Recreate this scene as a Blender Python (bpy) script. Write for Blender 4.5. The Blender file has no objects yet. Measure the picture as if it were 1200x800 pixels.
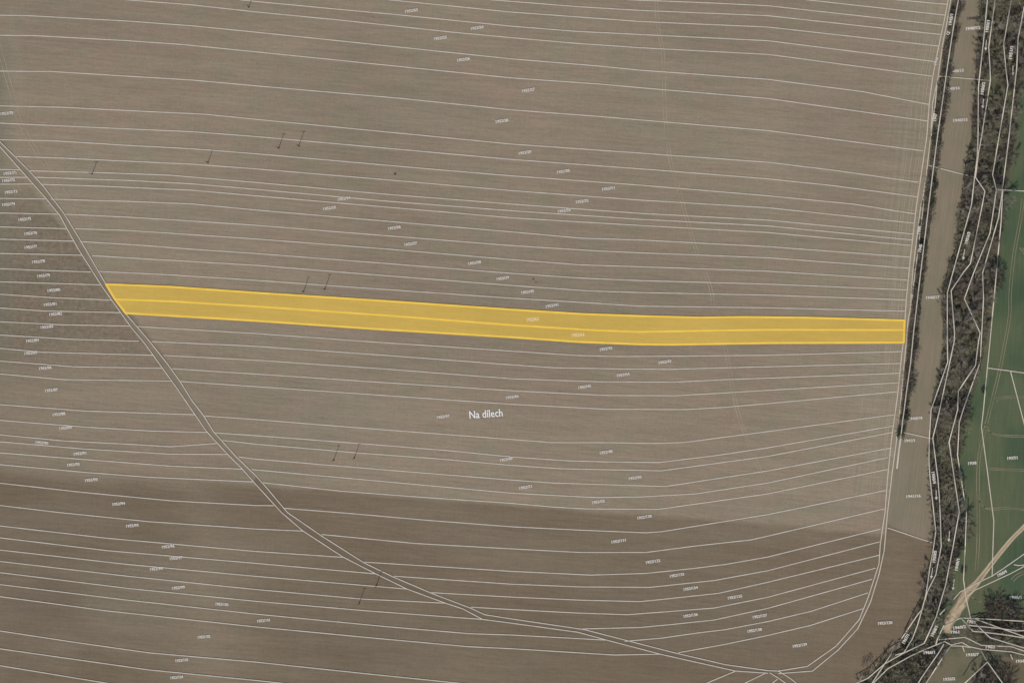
import bpy, math, random
from mathutils import Vector
random.seed(11)
R = math.radians
scene = bpy.context.scene
COL = scene.collection

# ------------------------------------------------------------------ scale: 1 map unit = 0.5 m, centre (600, 400)
def W(px, py):
    return ((px - 600) * 0.5, (400 - py) * 0.5)

# ------------------------------------------------------------------ camera
CAM_H = 1200.0
cam = bpy.data.cameras.new('survey_camera')
co = bpy.data.objects.new('survey_camera', cam); COL.objects.link(co)
co.location = (0, 0, CAM_H); co.rotation_euler = (0, 0, 0)
cam.sensor_width = 36; cam.lens = 36 * CAM_H / 600.0
cam.clip_start = 10; cam.clip_end = 8000
scene.camera = co

# ------------------------------------------------------------------ sky and sun
SUN_EL = R(45); SH = Vector((0.34, 0.94)).normalized()
w = bpy.data.worlds.new('World'); scene.world = w; w.use_nodes = True
nt = w.node_tree
sky = nt.nodes.new('ShaderNodeTexSky'); sky.sky_type = 'NISHITA'; sky.sun_disc = False
sky.sun_elevation = SUN_EL; sky.sun_rotation = math.atan2(-SH.x, -SH.y)
nt.links.new(sky.outputs[0], nt.nodes['Background'].inputs[0])
nt.nodes['Background'].inputs[1].default_value = 0.10
sl = bpy.data.lights.new('sun', 'SUN'); sl.energy = 3.2; sl.angle = R(0.53); sl.color = (1.0, 0.95, 0.87)
so = bpy.data.objects.new('sun', sl); COL.objects.link(so); so.location = (-50, -150, 300)
d = Vector((SH.x * math.cos(SUN_EL), SH.y * math.cos(SUN_EL), -math.sin(SUN_EL)))
so.rotation_euler = d.to_track_quat('-Z', 'Y').to_euler()
scene.view_settings.view_transform = 'Standard'
scene.view_settings.look = 'None'
scene.view_settings.gamma = 1
scene.view_settings.exposure = 0.0
scene.render.engine = 'CYCLES'

# ------------------------------------------------------------------ helpers
def tag(o, label=None, cat=None, group=None, kind=None):
    if label: o['label'] = label
    if cat: o['category'] = cat
    if group: o['group'] = group
    if kind: o['kind'] = kind
    return o

def mesh_obj(name, verts, faces, mat, parent=None, mats=None, idx=None, smooth=False):
    me = bpy.data.meshes.new(name); me.from_pydata(verts, [], faces)
    for m in (mats or [mat]): me.materials.append(m)
    if idx: me.polygons.foreach_set('material_index', idx)
    if smooth: me.polygons.foreach_set('use_smooth', [True] * len(me.polygons))
    me.update()
    o = bpy.data.objects.new(name, me); COL.objects.link(o)
    if parent: o.parent = parent
    return o

def empty(name, loc=(0, 0, 0)):
    o = bpy.data.objects.new(name, None); COL.objects.link(o); o.location = loc; o.empty_display_size = 1
    return o

def srgb(r, g, b):
    f = lambda c: (c / 255 / 12.92) if c / 255 <= 0.04045 else ((c / 255 + 0.055) / 1.055) ** 2.4
    return (f(r), f(g), f(b))

class N:
    """tiny node builder"""
    def __init__(s, name, rough=0.95):
        s.m = bpy.data.materials.new(name); s.m.use_nodes = True
        s.t = s.m.node_tree; s.b = s.t.nodes['Principled BSDF']
        s.b.inputs['Roughness'].default_value = rough
        s.b.inputs['Specular IOR Level'].default_value = 0.15
        s.pos = None
    def P(s):
        if s.pos is None:
            g = s.t.nodes.new('ShaderNodeNewGeometry'); s.pos = g.outputs['Position']
        return s.pos
    def put(s, sock, v):
        if v is None: return
        if isinstance(v, bpy.types.NodeSocket): s.t.links.new(v, sock)
        else: sock.default_value = v
    def math(s, op, a, b=None, c=None, clamp=False):
        n = s.t.nodes.new('ShaderNodeMath'); n.operation = op; n.use_clamp = clamp
        s.put(n.inputs[0], a); s.put(n.inputs[1], b); s.put(n.inputs[2], c)
        return n.outputs[0]
    def xy(s):
        n = s.t.nodes.new('ShaderNodeSeparateXYZ'); s.t.links.new(s.P(), n.inputs[0])
        px = s.math('MULTIPLY_ADD', n.outputs[0], 2.0, 600.0)
        py = s.math('MULTIPLY_ADD', n.outputs[1], -2.0, 400.0)
        return px, py
    def noise(s, scale=(1, 1, 1), rot=0.0, sc=1.0, det=3, rough=0.55, dist=0.0, off=(0, 0, 0)):
        mp = s.t.nodes.new('ShaderNodeMapping'); mp.vector_type = 'POINT'
        s.t.links.new(s.P(), mp.inputs[0])
        # rotate first, then scale: two nodes
        mp.inputs['Rotation'].default_value = (0, 0, rot); mp.inputs['Location'].default_value = off
        m2 = s.t.nodes.new('ShaderNodeMapping'); s.t.links.new(mp.outputs[0], m2.inputs[0])
        m2.inputs['Scale'].default_value = scale
        n = s.t.nodes.new('ShaderNodeTexNoise'); s.t.links.new(m2.outputs[0], n.inputs['Vector'])
        n.inputs['Scale'].default_value = sc; n.inputs['Detail'].default_value = det
        n.inputs['Roughness'].default_value = rough; n.inputs['Distortion'].default_value = dist
        return n.outputs['Fac']
    def ramp(s, v, lo, hi, a=0.0, b=1.0, smooth=True):
        n = s.t.nodes.new('ShaderNodeMapRange')
        if smooth: n.interpolation_type = 'SMOOTHSTEP'
        s.put(n.inputs['Value'], v); n.inputs['From Min'].default_value = lo; n.inputs['From Max'].default_value = hi
        n.inputs['To Min'].default_value = a; n.inputs['To Max'].default_value = b
        return n.outputs[0]
    def mix(s, f, a, b):
        n = s.t.nodes.new('ShaderNodeMix'); n.data_type = 'RGBA'
        s.put(n.inputs['Factor'], f)
        for k, v in ((6, a), (7, b)):
            s.put(n.inputs[k], v if isinstance(v, bpy.types.NodeSocket) else (*v, 1))
        return n.outputs[2]
    def bright(s, col, f):
        n = s.t.nodes.new('ShaderNodeVectorMath'); n.operation = 'SCALE'
        s.put(n.inputs[0], col if isinstance(col, bpy.types.NodeSocket) else tuple(col)); s.put(n.inputs['Scale'], f)
        return n.outputs[0]
    def color(s, v):
        s.put(s.b.inputs['Base Color'], v if isinstance(v, bpy.types.NodeSocket) else (*v, 1)); return s.m
    def bump(s, h, strength, dist=0.1):
        n = s.t.nodes.new('ShaderNodeBump'); s.put(n.inputs['Height'], h)
        n.inputs['Strength'].default_value = strength; n.inputs['Distance'].default_value = dist
        s.t.links.new(n.outputs[0], s.b.inputs['Normal'])

# ------------------------------------------------------------------ materials
SOIL = (0.259, 0.207, 0.142); SOIL_OLIVE = (0.247, 0.202, 0.140); SOIL_RED = (0.268, 0.204, 0.144)
DARK = (0.174, 0.131, 0.086); DARK2 = (0.187, 0.144, 0.097)

def soil_factor(n):
    """streaks and clods shared by the worked soil surfaces: returns a brightness factor near 1"""
    s1 = n.noise((0.045, 0.75, 1), rot=R(4.6), sc=1.0, det=4, rough=0.7)
    s2 = n.noise((0.012, 0.16, 1), rot=R(4.6), sc=1.0, det=3, off=(31, 7, 0))
    s3 = n.noise((0.35, 1.0, 1), rot=R(4.6), sc=0.6, det=4, rough=0.8)
    s4 = n.noise((0.8, 0.05, 1), rot=R(4.6), sc=1.0, det=3, rough=0.7, off=(11, 5, 0))
    s5 = n.noise(sc=0.9, det=3, rough=0.6, off=(1, 55, 0))
    f = n.math('ADD', n.ramp(s1, 0.3, 0.7, -0.11, 0.11, False), 1.0)
    f = n.math('ADD', f, n.ramp(s4, 0.3, 0.7, -0.03, 0.03, False))
    f = n.math('ADD', f, n.ramp(s5, 0.3, 0.7, -0.07, 0.07, False))
    f = n.math('ADD', f, n.ramp(s2, 0.3, 0.7, -0.06, 0.06, False))
    f = n.math('ADD', f, n.ramp(s3, 0.3, 0.7, -0.08, 0.08, False))
    return f

def mat_soil():
    n = N('ploughed_soil')
    px, py = n.xy()
    big = n.noise(sc=0.011, det=3, off=(5, 3, 0)); mid = n.noise((0.5, 1, 1), rot=R(5), sc=0.03, det=3, off=(9, 40, 0))
    c = n.mix(n.ramp(big, 0.4, 0.6), SOIL_OLIVE, SOIL_RED)
    c = n.mix(n.ramp(mid, 0.35, 0.65, 0, 0.75), c, SOIL)
    blot = n.noise((0.6, 1, 1), rot=R(5), sc=0.085, det=2, off=(19, 4, 0))
    c = n.mix(n.ramp(blot, 0.46, 0.64, 0, 0.55), c, (0.266, 0.200, 0.141))
    c = n.mix(n.ramp(blot, 0.5, 0.36, 0, 0.5), c, (0.240, 0.203, 0.136))
    # freshly tilled darker soil in the lower part of the field
    edge = n.math('MULTIPLY_ADD', px, 0.078, 543.0)
    wob = n.math('MULTIPLY_ADD', n.noise((0.4, 1, 1), sc=0.03, det=3, off=(3, 3, 0)), 18.0, -9.0)
    dd = n.math('ADD', n.math('SUBTRACT', py, edge), wob)
    dm = n.mix(n.ramp(px, 150, 330), (1, 1, 1), (0, 0, 0))
    dmw = n.math('MULTIPLY', dm, n.ramp(dd, -12, 26)); dm = n.math('MAXIMUM', n.math('MULTIPLY', n.math('SUBTRACT', 1.0, dm), n.ramp(dd, -3, 6)), dmw)
    dk = n.mix(n.ramp(n.noise((0.35, 1, 1), rot=R(6), sc=0.02, det=3, off=(77, 1, 0)), 0.38, 0.62), DARK, DARK2)
    light_patch = n.math('MULTIPLY', n.ramp(dd, 70, 130), n.ramp(px, 620, 200))
    dk = n.mix(n.math('MULTIPLY', light_patch, n.ramp(n.noise(sc=0.012, det=3, off=(8, 80, 0)), 0.4, 0.62, 0, 0.8)), dk, (0.205, 0.162, 0.112))
    # drier, paler stretches of the tilled soil with soft uneven borders
    def blob(cx, cy, rx, ry, amt):
        ex = n.math('POWER', n.math('DIVIDE', n.math('SUBTRACT', px, cx), rx), 2.0); ey = n.math('POWER', n.math('DIVIDE', n.math('SUBTRACT', py, cy), ry), 2.0)
        q = n.math('ADD', n.math('ADD', ex, ey), n.math('MULTIPLY_ADD', wob, 0.05, 0.0))
        return n.ramp(q, 1.2, 0.0, 0, amt)
    for bl, cc in ((blob(165, 700, 90, 75, 0.8), (0.212, 0.170, 0.118)), (blob(60, 615, 130, 28, 0.6), (0.205, 0.162, 0.112)), (blob(300, 650, 90, 40, 0.7), (0.198, 0.156, 0.107)),
                   (blob(150, 552, 170, 16, 0.7), (0.225, 0.180, 0.125)), (blob(560, 640, 120, 30, 0.5), (0.190, 0.148, 0.103)), (blob(470, 745, 160, 30, 0.4), (0.182, 0.144, 0.100)), (blob(880, 625, 90, 16, 0.5), (0.205, 0.165, 0.115)),
                   (blob(50, 715, 55, 45, 0.4), (0.150, 0.115, 0.080)), (blob(250, 585, 120, 14, 0.5), (0.155, 0.114, 0.077)), (blob(810, 730, 170, 40, 0.4), (0.178, 0.142, 0.098))):
        dk = n.mix(bl, dk, cc)
    c = n.mix(dm, c, dk)
    for bl, cc in ((blob(15, 120, 14, 120, 0.35), (0.29, 0.235, 0.165)), (blob(90, 225, 45, 60, 0.3), (0.285, 0.230, 0.165)), (blob(180, 470, 90, 30, 0.35), (0.275, 0.222, 0.160)), (blob(395, 485, 70, 50, 0.3), (0.272, 0.222, 0.158)),
                   (blob(770, 60, 40, 90, 0.2), (0.28, 0.232, 0.165)), (blob(490, 130, 90, 30, 0.35), (0.225, 0.188, 0.133)), (blob(70, 20, 80, 25, 0.3), (0.225, 0.19, 0.135)), (blob(900, 595, 120, 12, 0.35), (0.215, 0.19, 0.132)),
                   (blob(940, 130, 80, 120, 0.25), (0.278, 0.23, 0.162)), (blob(600, 340, 300, 25, 0.25), (0.235, 0.195, 0.142)), (blob(250, 250, 100, 60, 0.25), (0.232, 0.190, 0.138))):
        c = n.mix(bl, c, cc)
    # rough, weedier patch west of the farm track
    tr = n.math('SUBTRACT', n.math('MULTIPLY_ADD', n.math('SUBTRACT', py, 172.0), 0.80, 0.0), px)
    west = n.math('MULTIPLY', n.ramp(tr, -1, 6), n.math('MULTIPLY', n.ramp(py, 165, 270), n.ramp(n.math('ADD', py, wob), 465, 385)))
    rgh = n.noise(sc=0.4, det=5, rough=0.75)
    c = n.bright(c, n.math('SUBTRACT', 1.0, n.math('MULTIPLY', west, n.ramp(rgh, 0.3, 0.7, 0.05, 0.42, False))))
    # old greenish growth near the left margin
    g1 = n.math('MULTIPLY', n.ramp(px, 26, -4), n.ramp(py, 20, 90)); g1 = n.math('MULTIPLY', g1, n.ramp(py, 480, 380, 0, 0.55))
    c = n.mix(g1, c, (0.165, 0.165, 0.115))
    # yellowish driven headland along the right margin
    hb = n.math('ADD', px, n.math('MULTIPLY', py, 0.12))
    hl = n.math('MULTIPLY', n.ramp(hb, 1040, 1085), n.ramp(hb, 1125, 1118))
    st = n.ramp(n.noise((1.6, 0.012, 1), rot=R(6.8), sc=0.5, det=3, rough=0.75), 0.3, 0.7, -0.13, 0.13, False)
    hf = n.math('MULTIPLY_ADD', hl, st, 1.0)
    hl2 = n.math('MULTIPLY', hl, n.ramp(py, 600, 560, 0, 0.6))
    hl = n.math('MULTIPLY', hl, n.ramp(py, 615, 570))
    hf = n.math('MULTIPLY_ADD', hl, st, 1.0)
    c = n.mix(hl2, c, (0.272, 0.228, 0.158))
    c = n.bright(c, n.math('MULTIPLY', hf, soil_factor(n)))
    pale = n.noise(sc=0.006, det=2, off=(50, 20, 0))
    c = n.bright(c, n.ramp(pale, 0.35, 0.65, 0.95, 1.05))
    n.bump(n.noise((0.05, 1.3, 1), rot=R(4.6), sc=1.2, det=5, rough=0.75), 0.35, 0.25)
    return n.color(c)

def mat_far():
    n = N('far_land')
    c = n.mix(n.ramp(n.noise(sc=0.004, det=4), 0.4, 0.6), (0.17, 0.14, 0.09), (0.09, 0.11, 0.05))
    return n.color(c)

def mat_strip():
    n = N('stubble_soil')
    px, py = n.xy()
    c = n.mix(n.ramp(n.noise(sc=0.05, det=4), 0.4, 0.62), (0.240, 0.196, 0.136), (0.215, 0.184, 0.124))
    st = n.noise((1.3, 0.03, 1), rot=R(7), sc=1.0, det=3, rough=0.7)
    c = n.bright(c, n.ramp(st, 0.25, 0.75, 0.86, 1.14, False))
    fi = n.noise(sc=1.2, det=4, rough=0.8)
    c = n.bright(c, n.ramp(fi, 0.25, 0.75, 0.93, 1.07, False))
    wob = n.math('MULTIPLY_ADD', n.noise(sc=0.1, det=3), 14.0, -7.0)
    dk = n.ramp(n.math('SUBTRACT', n.math('ADD', py, wob), n.math('MULTIPLY_ADD', n.math('SUBTRACT', px, 1040.0), 0.35, 616.0)), -3, 5)
    dcol = n.bright(n.mix(n.ramp(n.noise(sc=0.03, det=2), 0.4, 0.6), DARK, DARK2), soil_factor(n))
    c = n.mix(dk, c, dcol)
    n.bump(st, 0.3, 0.15)
    return n.color(c)

def mat_bank():
    n = N('rough_bank')
    a = n.mix(n.ramp(n.noise(sc=0.09, det=5, rough=0.65), 0.42, 0.58), (0.112, 0.098, 0.066), (0.122, 0.118, 0.074))
    a = n.mix(n.ramp(n.noise(sc=0.05, det=4, off=(40, 0, 0)), 0.52, 0.66, 0, 0.8), a, (0.180, 0.168, 0.110))
    a = n.mix(n.ramp(n.noise(sc=0.12, det=4, off=(90, 0, 0)), 0.58, 0.7, 0, 0.7), a, (0.135, 0.098, 0.068))
    a = n.mix(n.ramp(n.noise(sc=0.11, det=4, off=(140, 20, 0)), 0.5, 0.64, 0, 0.8), a, (0.068, 0.062, 0.046))
    a = n.bright(a, n.ramp(n.noise(sc=0.7, det=4, rough=0.8), 0.3, 0.7, 0.6, 1.35, False))
    n.bump(n.noise(sc=0.7, det=5, rough=0.8), 0.8, 0.6)
    return n.color(a)

def mat_green():
    n = N('winter_crop')
    px, py = n.xy()
    big = n.noise(sc=0.02, det=3); g = n.mix(n.ramp(big, 0.4, 0.62), (0.064, 0.096, 0.052), (0.104, 0.122, 0.064))
    yl = n.ramp(n.math('SUBTRACT', py, n.math('MULTIPLY', n.math('SUBTRACT', px, 1150.0), 0.5)), 520, 590, 0, 0.55)
    g = n.mix(n.math('MULTIPLY', yl, n.ramp(n.noise(sc=0.035, det=3, off=(3, 9, 0)), 0.35, 0.6)), g, (0.118, 0.118, 0.064))
    st = n.noise((1.0, 0.05, 1), rot=R(2), sc=0.8, det=3)
    g = n.bright(g, n.ramp(st, 0.25, 0.75, 0.88, 1.12, False))
    g = n.bright(g, n.ramp(n.noise(sc=1.0, det=4, rough=0.8), 0.25, 0.75, 0.9, 1.1, False))
    n.bump(n.noise(sc=2.0, det=4), 0.4, 0.2)
    return n.color(g)

def mat_meadow():
    n = N('dry_meadow')
    g = n.mix(n.ramp(n.noise(sc=0.06, det=4), 0.4, 0.6), (0.125, 0.122, 0.070), (0.165, 0.140, 0.088))
    g = n.bright(g, n.ramp(n.noise(sc=0.8, det=5, rough=0.8), 0.25, 0.75, 0.82, 1.18, False))
    n.bump(n.noise(sc=1.5, det=4), 0.5, 0.3)
    return n.color(g)

def mat_two(name, a, b, sc=0.3, rough=0.95, fine=0.12, spec=None):
    n = N(name, rough)
    c = n.mix(n.ramp(n.noise(sc=sc, det=4), 0.38, 0.62), a, b)
    c = n.bright(c, n.ramp(n.noise(sc=sc * 9, det=4, rough=0.8), 0.25, 0.75, 1 - fine, 1 + fine, False))
    return n.color(c)

M = dict(
    soil=mat_soil(), far=mat_far(), strip=mat_strip(), bank=mat_bank(), green=mat_green(), meadow=mat_meadow(),
    road=mat_two('dirt_road', (0.38, 0.285, 0.180), (0.29, 0.225, 0.145), 0.25, fine=0.12),
    rut=mat_two('road_rut', (0.50, 0.395, 0.265), (0.42, 0.325, 0.215), 0.3),
    track=mat_two('track_soil', (0.235, 0.188, 0.130), (0.215, 0.175, 0.122), 0.1),
    track_dark=mat_two('track_soil_moist', (0.172, 0.132, 0.09), (0.16, 0.122, 0.083), 0.1),
    wheel=mat_two('wheel_rut_soil', (0.375, 0.300, 0.208), (0.29, 0.235, 0.162), 0.08),
    wheelg=mat_two('wheel_rut_crop', (0.26, 0.215, 0.135), (0.17, 0.165, 0.10), 0.08),
    verge=mat_two('dry_verge', (0.34, 0.275, 0.175), (0.22, 0.18, 0.11), 0.2),
    line=mat_two('chalk_line', (0.57, 0.505, 0.41), (0.50, 0.44, 0.355), 0.15, fine=0.05),
    text=mat_two('white_lettering', (0.60, 0.55, 0.475), (0.54, 0.495, 0.43), 0.5, fine=0.03),
    name=mat_two('bright_lettering', (0.82, 0.80, 0.76), (0.78, 0.76, 0.72), 0.5, fine=0.02),
    textc=mat_two('cream_lettering', (0.78, 0.60, 0.30), (0.74, 0.56, 0.27), 0.5, fine=0.03),
    yedge=mat_two('yellow_edge', (0.90, 0.585, 0.085), (0.84, 0.54, 0.075), 0.1, fine=0.03),
    bark=mat_two('grey_bark', (0.16, 0.14, 0.12), (0.21, 0.185, 0.16), 1.2),
    twig_grey=mat_two('grey_twigs', (0.24, 0.208, 0.168), (0.31, 0.27, 0.22), 0.25),
    twig_plum=mat_two('plum_twigs', (0.165, 0.120, 0.100), (0.205, 0.155, 0.128), 0.25),
    twig_dark=mat_two('dark_twigs', (0.092, 0.076, 0.062), (0.125, 0.104, 0.084), 0.25),
    twig_olive=mat_two('lichened_twigs', (0.21, 0.200, 0.125), (0.27, 0.25, 0.165), 0.25),
    leaf=mat_two('ivy_leaf', (0.045, 0.058, 0.034), (0.07, 0.085, 0.048), 0.6),
    tuft=mat_two('dead_grass', (0.21, 0.19, 0.125), (0.15, 0.14, 0.09), 0.3),
    tuftb=mat_two('brown_litter', (0.13, 0.095, 0.075), (0.09, 0.07, 0.056), 0.3),
    tuftg=mat_two('green_undergrowth', (0.085, 0.10, 0.055), (0.12, 0.13, 0.075), 0.3),
    wood=mat_two('pole_wood', (0.09, 0.07, 0.055), (0.12, 0.095, 0.075), 2.0),
    concrete=mat_two('footing_concrete', (0.15, 0.12, 0.10), (0.18, 0.15, 0.12), 2.0),
    porcelain=mat_two('insulator', (0.12, 0.07, 0.05), (0.14, 0.08, 0.06), 3.0, rough=0.4),
)
def mat_yellow():
    n = N('yellow_parcel')
    c = n.mix(n.ramp(n.noise((0.5, 1, 1), sc=0.03, det=3), 0.4, 0.62), (0.560, 0.372, 0.082), (0.590, 0.392, 0.088))
    return n.color(n.bright(c, n.math('MULTIPLY_ADD', soil_factor(n), 0.4, 0.6)))
M['yellow'] = mat_yellow()

# ------------------------------------------------------------------ ground sheets
def jag(pts, amp, step=6):
    out = []
    for i in range(len(pts)):
        a = pts[i]; b = pts[(i + 1) % len(pts)]
        L = math.hypot(b[0] - a[0], b[1] - a[1]); k = max(1, min(400, int(L / step)))
        for j in range(k):
            t = j / k
            out.append((a[0] + (b[0] - a[0]) * t + random.uniform(-amp, amp), a[1] + (b[1] - a[1]) * t + random.uniform(-amp, amp)))
    return out

def sheet(name, pts, z, mat, amp=0.0, kind='structure', parent=None):
    if amp: pts = jag(pts, amp)
    v = [(*W(*p), z) for p in pts]
    from mathutils.geometry import tessellate_polygon
    tris = tessellate_polygon([[Vector(p) for p in v]])
    f = []
    for t in tris:
        a, b, c = (Vector(v[i]) for i in t)
        f.append(t if (b - a).cross(c - a).z > 0 else (t[0], t[2], t[1]))
    o = mesh_obj(name, v, f, mat, parent)
    if kind: o['kind'] = kind
    return o

def ribbon_mesh(pts, width, zf, cap=0.0):
    """flat ribbon along map points, mitred; width in metres"""
    P = [Vector(W(*p)) for p in pts]
    q = [P[0]]
    for p in P[1:]:
        if (p - q[-1]).length > 0.05: q.append(p)
    P = q
    V = []; F = []
    for i, p in enumerate(P):
        if i == 0: t = (P[1] - p).normalized(); nrm = Vector((-t.y, t.x)); k = 1
        elif i == len(P) - 1: t = (p - P[i - 1]).normalized(); nrm = Vector((-t.y, t.x)); k = 1
        else:
            t1 = (p - P[i - 1]).normalized(); t2 = (P[i + 1] - p).normalized()
            n1 = Vector((-t1.y, t1.x)); n2 = Vector((-t2.y, t2.x)); nrm = (n1 + n2)
            nrm = nrm.normalized() if nrm.length > 1e-4 else n1
            k = min(2.0, 1 / max(0.4, nrm.dot(n1)))
        for s in (-1, 1):
            c = p + nrm * (s * width / 2 * k)
            V.append((c.x, c.y, zf(c.x, c.y)))
    for i in range(len(P) - 1):
        F.append((2 * i, 2 * i + 2, 2 * i + 3, 2 * i + 1))
    return V, F

def dens(pts, step=8):
    out = []
    for a, b in zip(pts, pts[1:]):
        L = math.hypot(b[0] - a[0], b[1] - a[1]); k = max(1, int(L / step))
        out += [(a[0] + (b[0] - a[0]) * j / k, a[1] + (b[1] - a[1]) * j / k) for j in range(k)]
    out.append(pts[-1]); return out

def lerp_at(pts, y):
    """x on a roughly vertical polyline at y"""
    for a, b in zip(pts, pts[1:]):
        if min(a[1], b[1]) <= y <= max(a[1], b[1]) and a[1] != b[1]:
            return a[0] + (b[0] - a[0]) * (y - a[1]) / (b[1] - a[1])
    return pts[0][0] if y < pts[0][1] else pts[-1][0]

# traced boundary polylines
B = [(1111, 0), (1107, 22), (1103.5, 38), (1098, 64), (1093, 90), (1089, 120), (1086, 160), (1078, 214), (1074, 240), (1067, 300), (1062, 350), (1059, 398), (1057, 412), (1051.5, 465), (1045, 512), (1040, 560), (1037, 600), (1031.5, 637), (1030, 660), (1017, 700), (1007, 725), (980, 756), (946, 780), (912, 785.5), (900, 785)]
C = [(1114, 0), (1109, 30), (1105, 50), (1100.5, 80), (1099.5, 89.5), (1093, 120), (1090.5, 160), (1085, 208), (1081.5, 230), (1079, 240), (1069.5, 318), (1066.5, 362), (1064, 376), (1062, 400), (1058, 442), (1054.5, 480), (1050, 520), (1045, 557), (1040, 600), (1036, 645), (1030, 672), (1020, 705), (1005, 736), (982, 761), (952, 785.5), (912, 788.5)]
Dl = [(1123, 0), (1117, 33), (1110, 79), (1106.5, 104), (1098.5, 160), (1094, 195), (1088.3, 240), (1078.7, 320), (1070.5, 389), (1067, 425), (1062, 460), (1059.5, 480), (1057.5, 494), (1056, 508), (1051, 549)]
Fl = [(1157, 0), (1152.5, 48), (1149, 79), (1146.5, 102), (1146, 159), (1145.5, 180), (1142, 208), (1138.3, 240), (1116.3, 320), (1110, 343), (1110, 399), (1110.5, 424), (1091, 480), (1089, 513), (1088.5, 540), (1089.8, 560), (1093, 590), (1096.5, 622), (1094, 640), (1089.5, 665), (1085, 696), (1080, 715), (1075, 732), (1069, 748), (1059, 764), (1049, 767)]
Gl = [(1166, 0), (1158.5, 56), (1160, 80), (1160.5, 94), (1150.3, 159), (1146.5, 180), (1143, 208), (1154, 224), (1151, 240), (1137, 309), (1129, 319), (1114.5, 340.5), (1118.5, 390), (1118, 400), (1101, 480), (1093, 513), (1098.8, 559), (1100.5, 580), (1102, 610), (1102.8, 640), (1096.5, 673), (1086.5, 693), (1084, 702)]
Hl = [(1185, 0), (1176, 52), (1178.5, 80), (1181, 100), (1170.8, 159), (1163, 205), (1167.5, 222), (1165, 240), (1160, 273), (1140.7, 320), (1130, 350), (1148.5, 390), (1146.5, 400), (1143, 428), (1123, 458), (1122, 480), (1112, 518), (1118, 559), (1124, 599), (1116.7, 640), (1108, 685), (1097, 722), (1083, 753), (1059, 764.5), (1036, 777.5), (1017, 794), (1001, 801)]
Il = [(1200, 8), (1198.5, 17), (1193, 45), (1191.3, 80), (1182.3, 160), (1173, 234), (1170, 255), (1151.3, 320), (1152.5, 350), (1149.8, 400), (1148.5, 424), (1128.5, 480), (1124, 495), (1122, 533), (1126, 560), (1132.5, 600), (1131, 640), (1129, 678), (1131.5, 698), (1137, 723)]
Jl = [(1175, 222.5), (1173, 260), (1167.5, 320), (1160, 400), (1157, 430), (1152.3, 480), (1150, 500), (1158, 560), (1164.5, 610), (1163.5, 640), (1162.5, 675)]

g = sheet('ground', [(-5000, -5000), (6200, -5000), (6200, 5800), (-5000, 5800)], -0.15, M['far'])
# worked field: everything west of the hedge, carried on beyond the frame
sheet('ploughed_field', [(-900, -700), (1150, -700)] + [(x + 1, y) for x, y in C[:-4]] + [(1010, 745), (1000, 1300), (-900, 1300)], 0.0, M['soil'])
sheet('stubble_strip', [(1150, -700), (1250, -700)] + [(x + 9, y) for x, y in Fl[:-4]] + [(1058, 762), (1010, 812), (960, 900), (700, 1300), (1000, 1300)][0:2] + [(940, 830), (900, 800), (960, 780)] + [(x + 0.5, y) for x, y in reversed(C[:-3])], 0.02, M['strip'])
bank_w = [(1152, -300), (1150, 0), (1146, 40), (1144, 80), (1140, 130), (1137, 165), (1131, 195), (1127, 225), (1122, 262), (1119, 290), (1108, 320), (1103, 350), (1105, 400), (1100, 440), (1093, 470), (1090, 500), (1089, 540), (1091, 590), (1093, 640), (1083, 680), (1076, 710), (1064, 740), (1040, 765), (1018, 790), (1004, 806), (980, 860)]
bank_e = [(1300, 860), (1300, 728), (1200, 728), (1165, 722), (1138, 724), (1112, 745), (1104, 735), (1112, 700), (1118, 670), (1126, 640), (1132, 600), (1127, 565), (1126, 530), (1132, 490), (1146, 450), (1152, 420), (1158, 390), (1162, 360), (1168, 330), (1172, 290), (1178, 250), (1184, 200), (1190, 160), (1197, 110), (1204, 60), (1215, 0), (1230, -300)]
sheet('stream_bank', bank_w + bank_e, 0.04, M['bank'], 1.2)
green = [(1230, -300), (1215, 0), (1204, 60), (1197, 110), (1190, 160), (1185, 200), (1180, 230), (1176, 262), (1171, 300), (1168, 340), (1163, 370), (1158, 400), (1152, 430), (1141, 455), (1133, 480), (1127, 515), (1125, 560), (1130, 600), (1128, 640), (1119, 665), (1112, 695), (1100, 722), (1098, 738), (1112, 742), (1140, 722), (1165, 718), (1200, 722), (1300, 730), (2600, 900), (2600, -700), (1300, -700)]
sheet('green_field', green, 0.06, M['green'], 1.0)
sheet('meadow', [(1084, 806), (1096, 785), (1110, 762), (1128, 758), (1150, 762), (1156, 776), (1146, 788), (1132, 806)], 0.08, M['meadow'], 1.2)
sheet('meadow', [(1164, 775), (1178, 768), (1215, 772), (1215, 850), (1186, 850), (1182, 806)], 0.08, mat_two('bare_meadow', (0.16, 0.125, 0.08), (0.13, 0.11, 0.066), 0.1), 1.2)

# dirt road running down to the ford
sheet('dirt_road', [(1240, 574), (1215, 600), (1200, 613.5), (1181, 633.5), (1167, 649.5), (1151, 670), (1142, 680), (1134, 686), (1128, 692), (1120, 706), (1112, 718), (1104, 730), (1106, 741), (1113, 741), (1118, 731), (1124, 722), (1132, 710), (1136, 700), (1142, 693), (1148, 683), (1154, 673), (1162, 661), (1175, 645.5), (1185, 634.5), (1200, 620.5), (1215, 606), (1244, 578)], 0.10, M['road'], 0.6)
sheet('road_spur', [(1128, 706), (1131, 710), (1126, 716), (1121, 720), (1112, 738), (1103, 738), (1110, 726), (1120, 714)], 0.125, M['rut'], 0.4)
sheet('track_verge', [(1001, 803), (1010, 792), (1018, 785), (1034, 770), (1042, 760), (1052, 753), (1058, 750), (1056, 757), (1047, 763), (1036, 773), (1024, 785), (1012, 797), (1007, 805)], 0.10, M['verge'], 0.9)

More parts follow.
